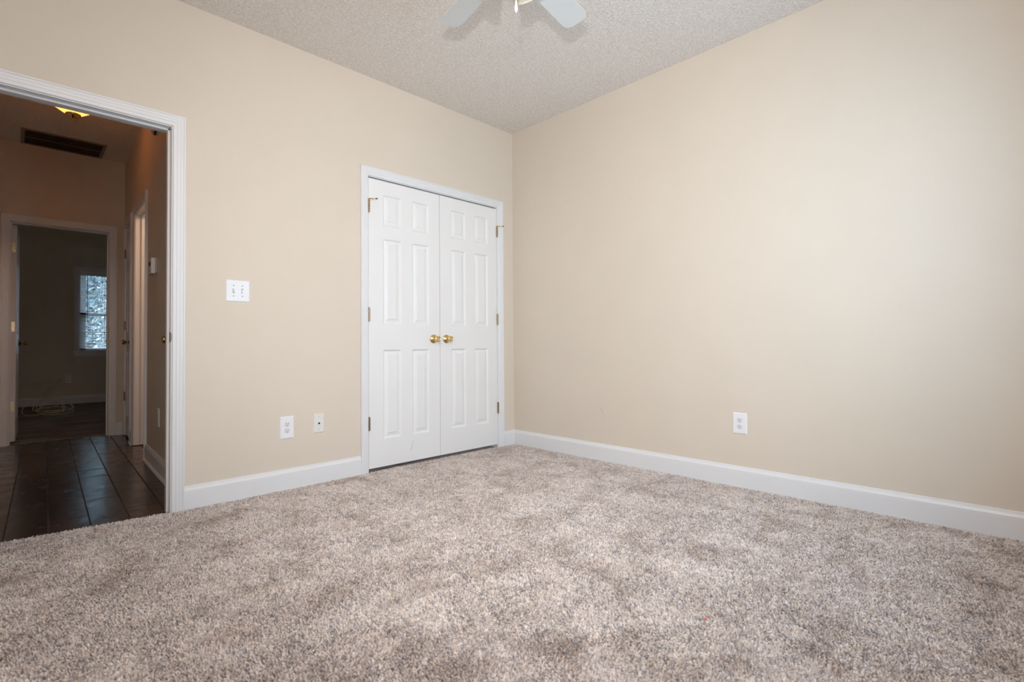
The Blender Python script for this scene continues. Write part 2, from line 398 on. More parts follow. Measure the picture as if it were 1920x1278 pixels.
# ================================================================== bedroom shell
T = 0.12
OX0, OX1, OZ = -3.355, -2.549, 2.040       # doorway to the hall (clear, at the jamb faces)
CX0, CX1, CZ = -1.4025, -0.1950, 2.040     # closet opening
bm = nb()
J = 0.018
add_box(bm, -4.5, OX0-J, 0, T, -.06, H)
add_box(bm, OX0-J, OX1+J, 0, T, OZ+J, H)
add_box(bm, OX1+J, CX0-J, 0, T, -.06, H)
add_box(bm, CX0-J, CX1+J, 0, T, CZ+J, H)
add_box(bm, CX1+J, T, 0, T, -.06, H)
w = struct(obj('wall_left', bm, M_WALL), 'cream painted bedroom wall with hallway doorway and white double closet', 'wall')
bm = nb(); add_box(bm, 0, T, -3.58, 0, -.06, H)
struct(obj('wall_right', bm, M_WALL), 'plain cream painted wall with one low outlet', 'wall')
# walls behind the camera; the south one opens for the added window
bm = nb()
WS = (-2.2, -0.7, 0.78, 2.12)
add_box(bm, -3.54, WS[0], -3.58, -3.46, -.06, H); add_box(bm, WS[1], 0, -3.58, -3.46, -.06, H)
add_box(bm, WS[0], WS[1], -3.58, -3.46, -.06, WS[2]); add_box(bm, WS[0], WS[1], -3.58, -3.46, WS[3], H)
struct(obj('wall_south', bm, M_WALL), 'cream wall behind the camera', 'wall')
bm = nb(); add_box(bm, -3.54, -3.42, -3.46, 0, -.06, H)
struct(obj('wall_west', bm, M_WALL), 'cream wall beside the camera', 'wall')
bm = nb(); add_box(bm, -3.54, T, -3.58, T, H, H+0.06)
struct(obj('ceiling', bm, M_CEIL), 'textured off-white popcorn ceiling of the bedroom', 'ceiling')

# window added out of view behind the camera to let in daylight
def back_window(name, label, rotz, loc):
    o = empty(name, loc, rotz); struct(o, label, 'window')
    bm = nb()
    for a in ((-.75,-.70,-.67,.67),(.70,.75,-.67,.67),(-.70,.70,-.67,-.62),(-.70,.70,.62,.67),(-.70,.70,-.02,.02)):
        add_box(bm, a[0], a[1], -.10, -.05, a[2], a[3])
    obj('window_frame', bm, M_TRIM, o)
    bm = nb(); add_box(bm, -.70, .70, -.078, -.074, -.62, .62); obj('pane', bm, M_GLASS, o)
    return o
back_window('added_window_2', 'white framed window added out of view in the wall behind the camera', 0, (-1.45, -3.46, 1.45))

# carpet floor: a slab for the backing and real tufts on top
bm = nb()
add_box(bm, -3.42, 0, -3.46, 0, -0.06, -0.010)
v = [(OX0, -.002), (OX1, -.002), (OX1, 0.008), (OX0, 0.085)]
def prism(bm, pts, z0, z1):
    a = [bm.verts.new((x, y, z0)) for x, y in pts]; b = [bm.verts.new((x, y, z1)) for x, y in pts]
    bm.faces.new(list(reversed(a))); bm.faces.new(b)
    for k in range(len(pts)): bm.faces.new((a[k], a[(k+1) % len(a)], b[(k+1) % len(a)], b[k]))
prism(bm, v, -0.06, -0.010)
add_box(bm, CX0, CX1, 0, 0.62, -0.06, -0.010)
floor = struct(obj('floor', bm, M_CARPET), 'speckled grey-beige bedroom carpet', 'floor')

def vnoise(x, y, seed):
    """smooth value noise on numpy arrays"""
    r = np.random.default_rng(seed).random((64, 64))
    xi = np.floor(x).astype(int); yi = np.floor(y).astype(int); fx = x-xi; fy = y-yi
    fx = fx*fx*(3-2*fx); fy = fy*fy*(3-2*fy)
    g = lambda a, b: r[a % 64, b % 64]
    return (g(xi, yi)*(1-fx)+g(xi+1, yi)*fx)*(1-fy)+(g(xi, yi+1)*(1-fx)+g(xi+1, yi+1)*fx)*fy
def carpet_pile():
    sp = 0.0051
    nx, ny = int(3.40/sp), int(3.55/sp)
    gx, gy = np.meshgrid(np.arange(nx), np.arange(ny))
    x = -3.405 + (gx.ravel() + rng.random(nx*ny)*0.9)*sp
    y = -3.45 + (gy.ravel() + rng.random(nx*ny)*0.9)*sp
    # only where the camera's side of the room could see it
    dx = x - CAM.x; dy = y - CAM.y
    f = dx*fw.x + dy*fw.y; s = dx*rt.x + dy*rt.y
    keep = (f > 0.95) & (np.abs(s) < f*1.25 + 0.3)
    room = (y < -0.014) & (x < -0.0145)
    door = (y >= -0.014) & (x > OX0+.004) & (x < OX1-.004) & (y < 0.085 - (x-OX0)*0.0955)
    clos = (y >= -0.014) & (x > CX0+.003) & (x < CX1-.003) & (y < 0.002)
    keep &= room | door | clos
    x = x[keep]; y = y[keep]; n = len(x)
    big = vnoise(x*4.5+5, y*4.5+9, 1)*0.45 + vnoise(x*13+2, y*13+1, 2)*0.55
    ang = 2*math.pi*(vnoise(x*5.5+3, y*5.5+7, 3)*1.2) + rng.normal(0, 1.3, n)
    lean = 0.0022 + 0.0028*big + rng.random(n)*0.0035
    hgt = 0.0095 + rng.normal(0, 0.0013, n) + 0.002*(big-0.5)
    w0 = 0.0022 + rng.random(n)*0.0008; w1 = w0*(0.72 + rng.random(n)*0.3)
    rot = rng.random(n)*2*math.pi
    zb = -0.0105
    verts = np.zeros((n, 6, 3), np.float32)
    for k in range(3):
        a = rot + k*2*math.pi/3
        verts[:, k, 0] = x + w0*np.cos(a); verts[:, k, 1] = y + w0*np.sin(a); verts[:, k, 2] = zb
        verts[:, 3+k, 0] = x + lean*np.cos(ang) + w1*np.cos(a+0.5)
        verts[:, 3+k, 1] = y + lean*np.sin(ang) + w1*np.sin(a+0.5)
        verts[:, 3+k, 2] = zb + hgt + 0.0012*math.sin(k*2.1)
    lim_y = np.where((x > OX0) & (x < OX1) | (x > CX0) & (x < CX1), 9, -0.0150)
    verts[:, :, 0] = np.minimum(verts[:, :, 0], -0.0150)
    verts[:, :, 1] = np.minimum(verts[:, :, 1], lim_y[:, None])
    # loops: 3 quads + 1 top triangle
    base = (np.arange(n)*6)[:, None]
    loops = np.concatenate([base + np.array([[0,1,4,3]]), base + np.array([[1,2,5,4]]), base + np.array([[2,0,3,5]]), base + np.array([[3,4,5]])], axis=1).ravel().astype(np.int32)
    tot = np.tile(np.array([4,4,4,3], np.int32), n); start = np.concatenate([[0], np.cumsum(tot)[:-1]]).astype(np.int32)
    me = bpy.data.meshes.new('carpet_pile')
    me.vertices.add(n*6); me.vertices.foreach_set('co', verts.ravel())
    me.loops.add(len(loops)); me.loops.foreach_set('vertex_index', loops)
    me.polygons.add(len(tot)); me.polygons.foreach_set('loop_start', start)
    try: me.polygons.foreach_set('loop_total', tot)
    except Exception: pass
    me.update(calc_edges=True)
    cl = vnoise(x*125, y*125, 5)*0.55 + rng.random(n)*0.45          # yarns come in small clumps of one shade
    val = np.clip((cl-0.5)*1.45+0.56, 0, 1).astype(np.float32)
    at = me.attributes.new('tuft', 'FLOAT', 'POINT'); at.data.foreach_set('value', np.repeat(val, 6))
    me.polygons.foreach_set('use_smooth', np.zeros(len(tot), bool))
    me.materials.append(M_PILE)
    o = bpy.data.objects.new('carpet_pile', me); COL.objects.link(o); o.parent = floor; o['kind'] = 'stuff'
    return o
carpet_pile()

# baseboards
bm = nb(); base_bm(bm, (OX1+.005+.057, 0, 0), (CX0-.005-.057+.0015, 0, 0), (0, -1, 0))
struct(obj('baseboard_left', bm, M_TRIM), 'white moulded baseboard between the doorway and the closet', 'baseboard')
bm = nb(); base_bm(bm, (CX1+.005+.0555, 0, 0), (0, 0, 0), (0, -1, 0), 0, -1)
struct(obj('baseboard_corner', bm, M_TRIM), 'short white baseboard piece between the closet and the corner', 'baseboard')
bm = nb(); base_bm(bm, (0, 0, 0), (0, -3.46, 0), (-1, 0, 0), 1, -1)
struct(obj('baseboard_right', bm, M_TRIM), 'long white baseboard along the plain wall', 'baseboard')
bm = nb(); base_bm(bm, (0, -3.46, 0), (-3.42, -3.46, 0), (0, 1, 0), 1, -1)
base_bm(bm, (-3.42, -3.46, 0), (-3.42, 0, 0), (1, 0, 0), 1, 0)
struct(obj('baseboard_back', bm, M_TRIM), 'white baseboard behind the camera', 'baseboard')

# ================================================================== doorway trim
def door_frame(name, label, x0, x1, zt, y0, depth, front=True, back=True, rot=0.0, loc=(0,0,0), stop=True, reveal=.005, low=-.011):
    root = empty(name, loc, rot); struct(root, label, 'door frame')
    if front:
        bm = nb(); casing_bm(bm, x0-reveal, x1+reveal, low, zt+reveal, y0); obj('casing', bm, M_TRIM, root)
    if back:
        bm = nb(); casing_bm(bm, x0-reveal, x1+reveal, low, zt+reveal, y0+depth, 1); obj('casing', bm, M_TRIM, root)
    bm = nb()
    add_box(bm, x0-J, x0, y0, y0+depth, low, zt+J); add_box(bm, x1, x1+J, y0, y0+depth, low, zt+J); add_box(bm, x0, x1, y0, y0+depth, zt, zt+J)
    obj('jamb', bm, M_TRIM, root)
    if stop:
        a, b = (y0+.037, y0+.072) if stop is True else stop
        bm = nb(); s = .011
        add_box(bm, x0, x0+s, a, b, low, zt, .002); add_box(bm, x1-s, x1, a, b, low, zt, .002); add_box(bm, x0, x1, a, b, zt-s, zt, .002)
        obj('stop_moulding', bm, M_TRIM, root)
    return root
tr1 = door_frame('trim_1', 'white cased doorway opening to the dark hallway', OX0, OX1, OZ, 0, T)
# strike plate, its lip curling over the jamb edge
bm = nb()
pts = [(OX1-.0012, .030), (OX1-.0012, .004), (OX1+.0004, .0006), (OX1+.0035, -.0006), (OX1+.0042, .0006), (OX1+.001, .0022), (OX1, .005), (OX1, .030)]
n0 = len(pts); zz = [.893, .898, .902, .938, .942, .947]
rings = []
for i, z in enumerate(zz):
    f = (0.0 if i in (0, 5) else (0.6 if i in (1, 4) else 1.0))
    rings.append([bm.verts.new((x if y > .003 else OX1-.0012+(x-(OX1-.0012))*f, y if y > .003 else .004+(y-.004)*f, z)) for x, y in pts])
for a, b in zip(rings[:-1], rings[1:]):
    for k in range(n0): bm.faces.new((a[k], a[(k+1) % n0], b[(k+1) % n0], b[k]))
sp_ = obj('strike_plate', bm, M_BRONZE, tr1); sp_['label'] = 'dark bronze strike plate'

# ================================================================== closet
tr2 = door_frame('trim_2', 'white moulded frame round the double closet doors', CX0, CX1, CZ, 0, T, back=False, stop=None)
bm = nb()
add_box(bm, -1.62, -1.50, T, .80, 0, H); add_box(bm, -0.0, T, T, .80, 0, H); add_box(bm, -1.50, 0, .68, .80, 0, H); add_box(bm, -1.5, 0, T, .68, 2.44, 2.50)
struct(obj('wall_closet', bm, M_WALL), 'inner walls of the closet behind the white doors', 'wall')
DH = 2.008
PZ = [(.193, .816), (.996, 1.600), (1.691, 1.912)]
def closet_leaf(name, label, xl, w_, px, hx, kx):
    root = empty(name, (0, 0, 0)); struct(root, label, 'door')
    bm = panel_door_bm(w_, DH, px, PZ)
    slab = obj('door_panel', bm, M_DOOR, root, False, (xl, 0.001, .021))
    knob_on(root, kx, .914)
    for (a, b) in ((1.790, 1.879), (1.037, 1.127), (.286, .375)):
        hinge_on(root, hx, a, b, -.007)
    hinge_stop(root, hx, 1.881, -.007, 1)
    return root
LW = .6010
closet_leaf('door_1', 'left leaf of the white six-panel closet double door', -1.4005, LW, [(.113, .260), (.354, .501)], -1.4015, -.858)
closet_leaf('door_2', 'right leaf of the white six-panel closet double door', -.7955, LW-.0035, [(.108, .255), (.349, .496)], -.1960, -.737)
# scuffs
bm = nb()
q = [(-1.0390, .170), (-1.0375, .170), (-1.0655, .098), (-1.0690, .098)]
bm.faces.new([bm.verts.new((x, .0004, z)) for x, z in q]); bm.faces.new([bm.verts.new((x, .0009, z)) for x, z in reversed(q)])
sc_ = obj('scuff_mark', bm, M_SCUFF, bpy.data.objects['door_1'])

# ================================================================== wall plates
def plate_root(name, loc, rot, label, cat, group=None):
    return tag(empty(name, loc, rot), label, cat, group)
def plate_bm(w_, h_, holes=None):
    bm = nb(); d = .0055; b = .005
    A = [(-w_/2, 0, -h_/2), (w_/2, 0, -h_/2), (w_/2, 0, h_/2), (-w_/2, 0, h_/2)]
    B = [(-w_/2+.0006, -.0022, -h_/2+.0006), (w_/2-.0006, -.0022, -h_/2+.0006), (w_/2-.0006, -.0022, h_/2-.0006), (-w_/2+.0006, -.0022, h_/2-.0006)]
    Cc = [(-w_/2+b, -d, -h_/2+b), (w_/2-b, -d, -h_/2+b), (w_/2-b, -d, h_/2-b), (-w_/2+b, -d, h_/2-b)]
    L = [[bm.verts.new(p) for p in q] for q in (A, B, Cc)]
    for a, c in zip(L[:-1], L[1:]):
        for k in range(4): bm.faces.new((a[k], a[(k+1) % 4], c[(k+1) % 4], c[k]))
    bm.faces.new(L[-1]); bm.faces.new(list(reversed(L[0])))
    return bm
RY = Matrix.Rotation(math.radians(90), 4, 'X')
def disc(bm, x, z, r, y, d, seg=20):
    add_lathe(bm, [(r, 0), (r, d*.7), (r*.9, d)], seg, Matrix.Translation((x, y, z)) @ RY)
def outlet(name, loc, rot, label, group, w_=.085, h_=.132):
    root = plate_root(name, loc, rot, label, 'outlet', group)
    obj('cover_plate', plate_bm(w_, h_), M_PLATE, root)
    for dz in (.0195, -.0195):
        bm = nb(); f = .0168
        for hh in (0,):
            pts = []
            for k in range(28):
                a = 2*math.pi*k/28; pts.append((f*math.cos(a), max(-.0145, min(.0145, f*math.sin(a)))))
            a_ = [bm.verts.new((x, -.0050, z+dz)) for x, z in pts]; b_ = [bm.verts.new((x*.97, -.0068, z*.97+dz)) for x, z in pts]
            for k in range(28): bm.faces.new((a_[k], a_[(k+1) % 28], b_[(k+1) % 28], b_[k]))
            bm.faces.new(b_)
        r_ = obj('receptacle', bm, M_RECEP, root)
        bm = nb()
        add_box(bm, -.0072, -.0054, -.0072, -.0060, dz+.0005, dz+.0085); add_box(bm, .0052, .0070, -.0072, -.0060, dz+.0010, dz+.0080)
        add_lathe(bm, [(.0026, 0), (.0026, .0012)], 14, Matrix.Translation((0, -.0060, dz-.0070)) @ RY)
        obj('socket_slots', bm, M_DARK, r_)
    bm = nb(); disc(bm, 0, 0, .0028, -.0050, .0012); obj('screw', bm, M_RECEP, root)
    return root
outlet('wall_outlet', (-1.950, 0, .372), 0, 'white duplex outlet low on the left wall, beside the small coax plate', 'white duplex wall outlets', .084, .136)
outlet('wall_outlet', (0, -1.945, .381), -math.pi/2, 'white duplex outlet low on the plain right-hand wall', 'white duplex wall outlets', .084, .127)
# coax plate
cp = plate_root('cable_plate', (-1.752, 0, .376), 0, 'small pale grey wall plate with one dark round cable jack', 'wall plate')
obj('cover_plate', plate_bm(.070, .120), M_COAX, cp)
bm = nb(); disc(bm, 0, 0, .0058, -.005, .004); disc(bm, 0, 0, .0036, -.008, .006); obj('cable_jack', bm, M_DARK, cp)
for dz in (.042, -.042):
    bm = nb(); disc(bm, 0, dz, .0028, -.0050, .0014); obj('screw', bm, M_SCUFF, cp)
# double light switch
sw = plate_root('light_switch', (-2.226, 0, 1.186), 0, 'white double light switch plate beside the doorway', 'light switch')
obj('cover_plate', plate_bm(.126, .124), M_PLATE, sw)
for i, dx in enumerate((-.023, .023)):
    bm = nb(); add_box(bm, dx-.0052, dx+.0052, -.0058, -.0050, -.0125, .0125); s_ = obj('switch_slot', bm, M_SLOT, sw)
    bm = nb(); u = 1 if i == 0 else -1
    vv = [(-.0042, -.0055, -.009), (.0042, -.0055, -.009), (.0042, -.0055, .009), (-.0042, -.0055, .009)]
    tt = [(-.0034, -.0165, u*.0105-.0035), (.0034, -.0165, u*.0105-.0035), (.0034, -.0165, u*.0105+.0030), (-.0034, -.0165, u*.0105+.0030)]
    a_ = [bm.verts.new((x+dx, y, z)) for x, y, z in vv]; b_ = [bm.verts.new((x+dx, y, z)) for x, y, z in tt]
    for k in range(4): bm.faces.new((a_[k], a_[(k+1) % 4], b_[(k+1) % 4], b_[k]))
    bm.faces.new(b_); bm.faces.new(list(reversed(a_)))
    obj('toggle', bm, M_PLATE, sw)
    for dz in (.030, -.030):
        bm = nb(); disc(bm, dx, dz, .0030, -.0050, .0014); obj('screw', bm, M_SLOT, sw)
# scuff on the plain wall and orange lint on the carpet
bm = nb()
for q in ([(-.924, .380), (-.928, .382), (-.944, .348), (-.941, .346)], [(-.955, .333), (-.959, .333), (-.962, .322), (-.959, .321)]):
    bm.faces.new([bm.verts.new((-.0004, y, z)) for y, z in q])
sm_ = obj('scuff_mark', bm, simple('wall_scuff', srgb(188, 178, 166), .7), bpy.data.objects['wall_right'])
bm = nb(); bmesh.ops.create_icosphere(bm, subdivisions=2, radius=.0045, matrix=Matrix.Translation((-1.583, -2.447, .003)) @ Matrix.Diagonal((1.0, .8, .8, 1)))
for v_ in bm.verts: v_.co += Vector((random.uniform(-1, 1), random.uniform(-1, 1), random.uniform(-1, 1)))*.0009
tag(obj('lint_speck', bm, M_ORANGE), 'tiny orange speck of lint lying on the carpet', 'lint')

# ================================================================== ceiling fan
FX, FY = -1.71, -1.73
fan = tag(empty('ceiling_fan', (FX, FY, H)), 'white ceiling fan with light kit and hanging pull chain', 'ceiling fan')
bm = nb()
add_lathe(bm, [(.075, 0), (.075, -.01), (.06, -.04), (.03, -.055), (.013, -.06), (.013, -.11), (.03, -.12)], 36)
obj('canopy', bm, M_FAN, fan, True)
bm = nb(); add_lathe(bm, [(.03, -.115), (.075, -.13), (.115, -.155), (.12, -.20), (.115, -.245), (.09, -.262), (.06, -.272), (.055, -.285), (.05, -.29)], 40)
obj('motor_housing', bm, M_FAN, fan, True)
BLZ = -.283
def blade_bm():
    bm = nb()
    L0, L1, w0, w1 = .155, .535, .050, .0640
    outline = [(L0, -w0), (L0+.02, -w0-.004)]
    R = .035
    for a in range(-90, 1, 15): outline.append((L1-R+R*math.cos(math.radians(a)), -w1+R+R*math.sin(math.radians(a))))
    for a in range(0, 91, 15): outline.append((L1-R+R*math.cos(math.radians(a)), w1-R+R*math.sin(math.radians(a))))
    outline += [(L0+.02, w0+.004), (L0, w0)]
    # slight bow at the tip
    def bow(x, y): return x + (.012*(1-(y/w1)**2) if x > L1-.05 else 0)
    a_ = [bm.verts.new((bow(x, y), y, -.003)) for x, y in outline]; b_ = [bm.verts.new((bow(x, y), y, .003)) for x, y in outline]
    n_ = len(outline)
    for k in range(n_): bm.faces.new((a_[k], a_[(k+1) % n_], b_[(k+1) % n_], b_[k]))
    bm.faces.new(list(reversed(a_))); bm.faces.new(b_)
    return bm
bl_mesh = None
for k in range(5):
    ang = math.radians(80.4 - 72*k)
    if bl_mesh is None:
        b_o = obj('blade', blade_bm(), M_FAN, fan); bl_mesh = b_o.data
        bm = nb(); add_box(bm, .085, .20, -.018, .018, -.010, -.003, .002); add_box(bm, .155, .20, -.035, .035, -.008, -.003, .002); i_o = obj('blade_iron', bm, M_FAN, b_o); ir_mesh = i_o.data
    else:
        b_o = bpy.data.objects.new('blade', bl_mesh); COL.objects.link(b_o); b_o.parent = fan
        i_o = bpy.data.objects.new('blade_iron', ir_mesh); COL.objects.link(i_o); i_o.parent = b_o
    b_o.rotation_euler = Matrix.Rotation(ang, 3, 'Z').to_4x4().to_euler()
    b_o.rotation_mode = 'XYZ'
    b_o.matrix_local = Matrix.Translation((0, 0, BLZ)) @ Matrix.Rotation(ang, 4, 'Z') @ Matrix.Rotation(math.radians(-11), 4, 'X')
bm = nb(); add_lathe(bm, [(.05, -.285), (.062, -.293), (.062, -.320), (.045, -.335), (.02, -.343), (0, -.345)], 32)
kit = obj('light_kit', bm, M_FAN, fan, True)
for k in range(3):
    a = math.radians(2 + 120*k)
    m = Matrix.Rotation(a, 4, 'Z') @ Matrix.Translation((.060, 0, -.306)) @ Matrix.Rotation(math.radians(150), 4, 'Y')
    bm = nb(); add_lathe(bm, [(.014, 0), (.020, .012), (.022, .028)], 20, m); arm = obj('lamp_socket', bm, M_FAN, kit, True)
    bm = nb(); add_lathe(bm, [(.022, .022), (.032, .034), (.040, .06), (.046, .09), (.056, .112), (.054, .112), (.044, .09), (.038, .06), (.030, .036), (.020, .026)], 32, m)
    obj('lamp_shade', bm, M_SHADE, fan, True)
PC = (0.03, -0.03)
cx_, cy_ = -1.7275-FX, -1.7735-FY
bm = nb(); add_tube(bm, [(cx_, cy_, -.325), (cx_, cy_, -.505)], .0012, 6)
for k in range(19): bmesh.ops.create_icosphere(bm, subdivisions=1, radius=.0022, matrix=Matrix.Translation((cx_, cy_, -.335-.009*k)))
ch = obj('pull_chain', bm, M_BRASS, fan, True)
bm = nb(); add_lathe(bm, [(.0022, -.498), (.0035, -.506), (.0055, -.520), (.0064, -.532), (.0060, -.540), (.0040, -.5435), (.0018, -.5445), (.0016, -.548), (0, -.5485)], 20, Matrix.Translation((cx_, cy_, 0)))
obj('chain_knob', bm, M_PLATE, ch, True)

# ================================================================== hallway
HC = math.cos(HROT); 
bm = nb()
FY0 = 3.22
# floor of wood-look tile, laid in the frame of the side wall
bm = nb(); add_box(bm, -1.45, .14, -0.02, 3.36, -0.06, -0.006)
struct(obj('floor_hall', bm, M_TILE, loc=HO, rot=HROT), 'dark brown wood-look plank tile of the hallway', 'floor')
bm = nb(); add_box(bm, -3.80, 0.2, T, 3.34, H, H+.06)
struct(obj('ceiling_hall', bm, M_CEIL), 'textured hallway ceiling lit by a warm lamp', 'ceiling')
bm = nb(); add_box(bm, -3.80, -3.68, T, FY0, 0, H)
struct(obj('wall_hall_left', bm, M_WALL), 'hallway wall hidden left of the doorway', 'wall')
# end wall of the hallway with the doorway to the far room
FX0, FX1, FZ = -3.172, -2.473, 2.010
bm = nb()
add_box(bm, -4.75, FX0-J, FY0, FY0+T, 0, H); add_box(bm, FX0-J, FX1+J, FY0, FY0+T, FZ+J, H); add_box(bm, FX1+J, -0.7, FY0, FY0+T, 0, H)
struct(obj('wall_hall_end', bm, M_WALL), 'end wall of the hallway above the far doorway', 'wall')
door_frame('trim_3', 'white cased doorway at the end of the hallway', FX0, FX1, FZ, FY0, T, stop=(FY0+.045, FY0+.08))
# side wall, local frame: x' = 0 face towards the hall (-x'), y' along
S1 = (2.645, 3.085); S2 = (1.712, 2.378); S3 = (.135, .588)
bm = nb()
def side(a, b, z0=0, z1=H, x0=0, x1=T): add_box(bm, x0, x1, a, b, z0, z1)
side(T-.005, S3[0]-J); side(S3[1]+J, S2[0]-J); side(S2[1]+J, S1[0]-J); side(S1[1]+J, FY0+.004)
for s_ in (S1, S2, S3): side(s_[0]-J, s_[1]+J, FZ+.03+J, H)
for s_ in (S1, S3): side(s_[0]-J, s_[1]+J, 0, FZ+.03+J, .075, T)
struct(obj('wall_hall_right', bm, M_WALL, loc=HO, rot=HROT), 'hallway side wall with closet doors and a lit opening', 'wall')
def side_frame(name, label, s, through):
    """door frame in the side wall: built for a y=const wall, turned a quarter"""
    return door_frame(name, label, s[0], s[1], FZ+.03, 0, T if through else .075, back=through, rot=HROT+math.pi/2, loc=HO, stop=(.045, .075) )
def sideloc(): return HO
# local map for rot + 90 deg: X -> along y', Y -> -x'.  The casing must face -x', so mirror the order
def frame_side(name, label, s, through):
    root = empty(name, HO, HROT); struct(root, label, 'door frame')
    zt = FZ+.03; rv = .005; d = T if through else .075
    def cas(x, sg):
        bm = nb(); fr = []
        for (yy, z, ay, az) in ((s[0]-rv, 0, -1, 0), (s[0]-rv, zt+rv, -1, 1), (s[1]+rv, zt+rv, 1, 1), (s[1]+rv, 0, 1, 0)):
            fr.append(((x, yy, z), (0, ay, az), (sg, 0, 0)))
        extrude_profile(bm, CAS, fr); obj('casing', bm, M_TRIM, root)
    cas(0, -1)
    if through: cas(T, 1)
    bm = nb(); add_box(bm, 0, d, s[0]-J, s[0], 0, zt+J); add_box(bm, 0, d, s[1], s[1]+J, 0, zt+J); add_box(bm, 0, d, s[0], s[1], zt, zt+J)
    obj('jamb', bm, M_TRIM, root)
    a, b = (.042, .075)
    bm = nb(); add_box(bm, a, b, s[0], s[0]+.011, 0, zt, .002); add_box(bm, a, b, s[1]-.011, s[1], 0, zt, .002); add_box(bm, a, b, s[0], s[1], zt-.011, zt, .002)
    obj('stop_moulding', bm, M_TRIM, root)
    return root
frame_side('trim_4', 'white frame of the closed narrow door at the hallway end', S1, False)
frame_side('trim_5', 'white frame of the warmly lit opening off the hallway', S2, True)
frame_side('trim_6', 'white frame of the closet door just past the doorway', S3, False)
def side_door(name, label, s, knob_s, hinge_s):
    root = empty(name, HO, HROT); struct(root, label, 'door')
    w_ = s[1]-s[0]-.006
    bm = panel_door_bm(w_, DH, [(.09, w_/2-.035), (w_/2+.035, w_-.09)], PZ)
    for v_ in bm.verts:                      # front (-y) turns to face -x'
        x, y, z = v_.co; v_.co = Vector((y+.002, s[1]-.003-x, z+.012))
    obj('door_panel', bm, M_DOOR, root)
    knob_on(root, 0.002, .914, knob_s, (-1, 0, 0), mat=M_DARKBRASS)
    # knob_on places at (x, y0, z)
    for (a, b) in ((1.745, 1.835), (1.035, 1.125), (.340, .430)):
        bm = nb(); hh = (b-a)/5
        for k in range(5): add_lathe(bm, [(.0052, .0006), (.0062, .0012), (.0062, hh-.0012), (.0052, hh-.0006)], 12, Matrix.Translation((-.007, hinge_s, a+k*hh)))
        obj('hinge', bm, M_HINGE, root, True)
    return root
side_door('door_3', 'closed narrow white door with brass knob near the hallway end', S1, S1[0]+.06, S1[1]+.001)
side_door('door_4', 'closed white hall closet door beside the near doorway jamb, seen edge-on', S3, S3[1]-.06, S3[0]-.001)
# hallway baseboard with shoe moulding
HB = [(0,0),(.027,0),(.027,.006),(.024,.013),(.0145,.018),(.0145,.090),(.0135,.0925),(.0150,.094),(.0145,.099),(.0100,.1085),(.0085,.112),(.0055,.1205),(.003,.1225),(0,.1225)]
def side_base(name, label, a, b):
    bm = nb(); base_bm(bm, (0, a, -.006), (0, b, -.006), (-1, 0, 0), prof=HB)
    struct(obj(name, bm, M_TRIM, loc=HO, rot=HROT), label, 'baseboard')
side_base('baseboard_hall_right', 'white hallway baseboard with shoe moulding under the thermostat', S3[1]+.062, S2[0]-.0625)
side_base('baseboard_hall_middle', 'short hallway baseboard between two door frames', S2[1]+.062, S1[0]-.0625)
bm = nb(); base_bm(bm, (FX1+.062, FY0, -.006), (-2.351, FY0, -.006), (0, -1, 0), prof=HB)
base_bm(bm, (-3.68, FY0, -.006), (FX0-.062, FY0, -.006), (0, -1, 0), prof=HB)
struct(obj('baseboard_hall_end', bm, M_TRIM), 'white baseboard stub beside the far doorway', 'baseboard')

def hl(off, s, z): return HO + Matrix.Rotation(HROT, 3, 'Z') @ Vector((-off, s, z))
# thermostat
th = tag(empty('thermostat', hl(0, 1.262, 1.452), HROT), 'small off-white thermostat on the brown-lit hallway wall', 'thermostat')
bm = nb(); add_box(bm, -.008, 0, -.068, .068, -.050, .058); obj('wall_base', bm, M_SCUFF, th)
bm = nb(); add_box(bm, -.034, -.008, -.062, .062, -.056, .056, .006); obj('cover', bm, M_THERMO, th, True)
bm = nb(); add_box(bm, -.0355, -.0335, -.03, .03, .0, .030); obj('display', bm, M_DARK, th)
bm = nb(); add_box(bm, -.040, -.034, -.004, .004, -.040, -.020, .001); add_box(bm, -.036, -.0335, -.035, .035, -.034, -.028); obj('lever', bm, M_SCUFF, th)
# hallway outlet
o = outlet('wall_outlet', hl(0, 1.085, .376), HROT-math.pi/2, 'outlet low on the hallway side wall, seen nearly edge-on', 'white duplex wall outlets', .080, .125)
# detector high on the side wall
det = tag(empty('smoke_detector', hl(0, 1.19, 2.455), HROT), 'round pale detector high on the hallway wall under the door head', 'smoke detector')
ml = Matrix.Rotation(math.radians(-90), 4, 'Y')
bm = nb(); add_lathe(bm, [(.068, 0), (.068, .010)], 32, ml); obj('mounting_base', bm, M_THERMO, det, True)
bm = nb(); add_lathe(bm, [(.062, .010), (.060, .028), (.045, .036), (.020, .038), (0, .038)], 32, ml); obj('cover', bm, M_SCUFF, det, True)
bm = nb()
add_lathe(bm, [(.0615, .012), (.0640, .013), (.0640, .022), (.0615, .023)], 32, ml)
obj('smoke_slots', bm, M_DARK, det, True)
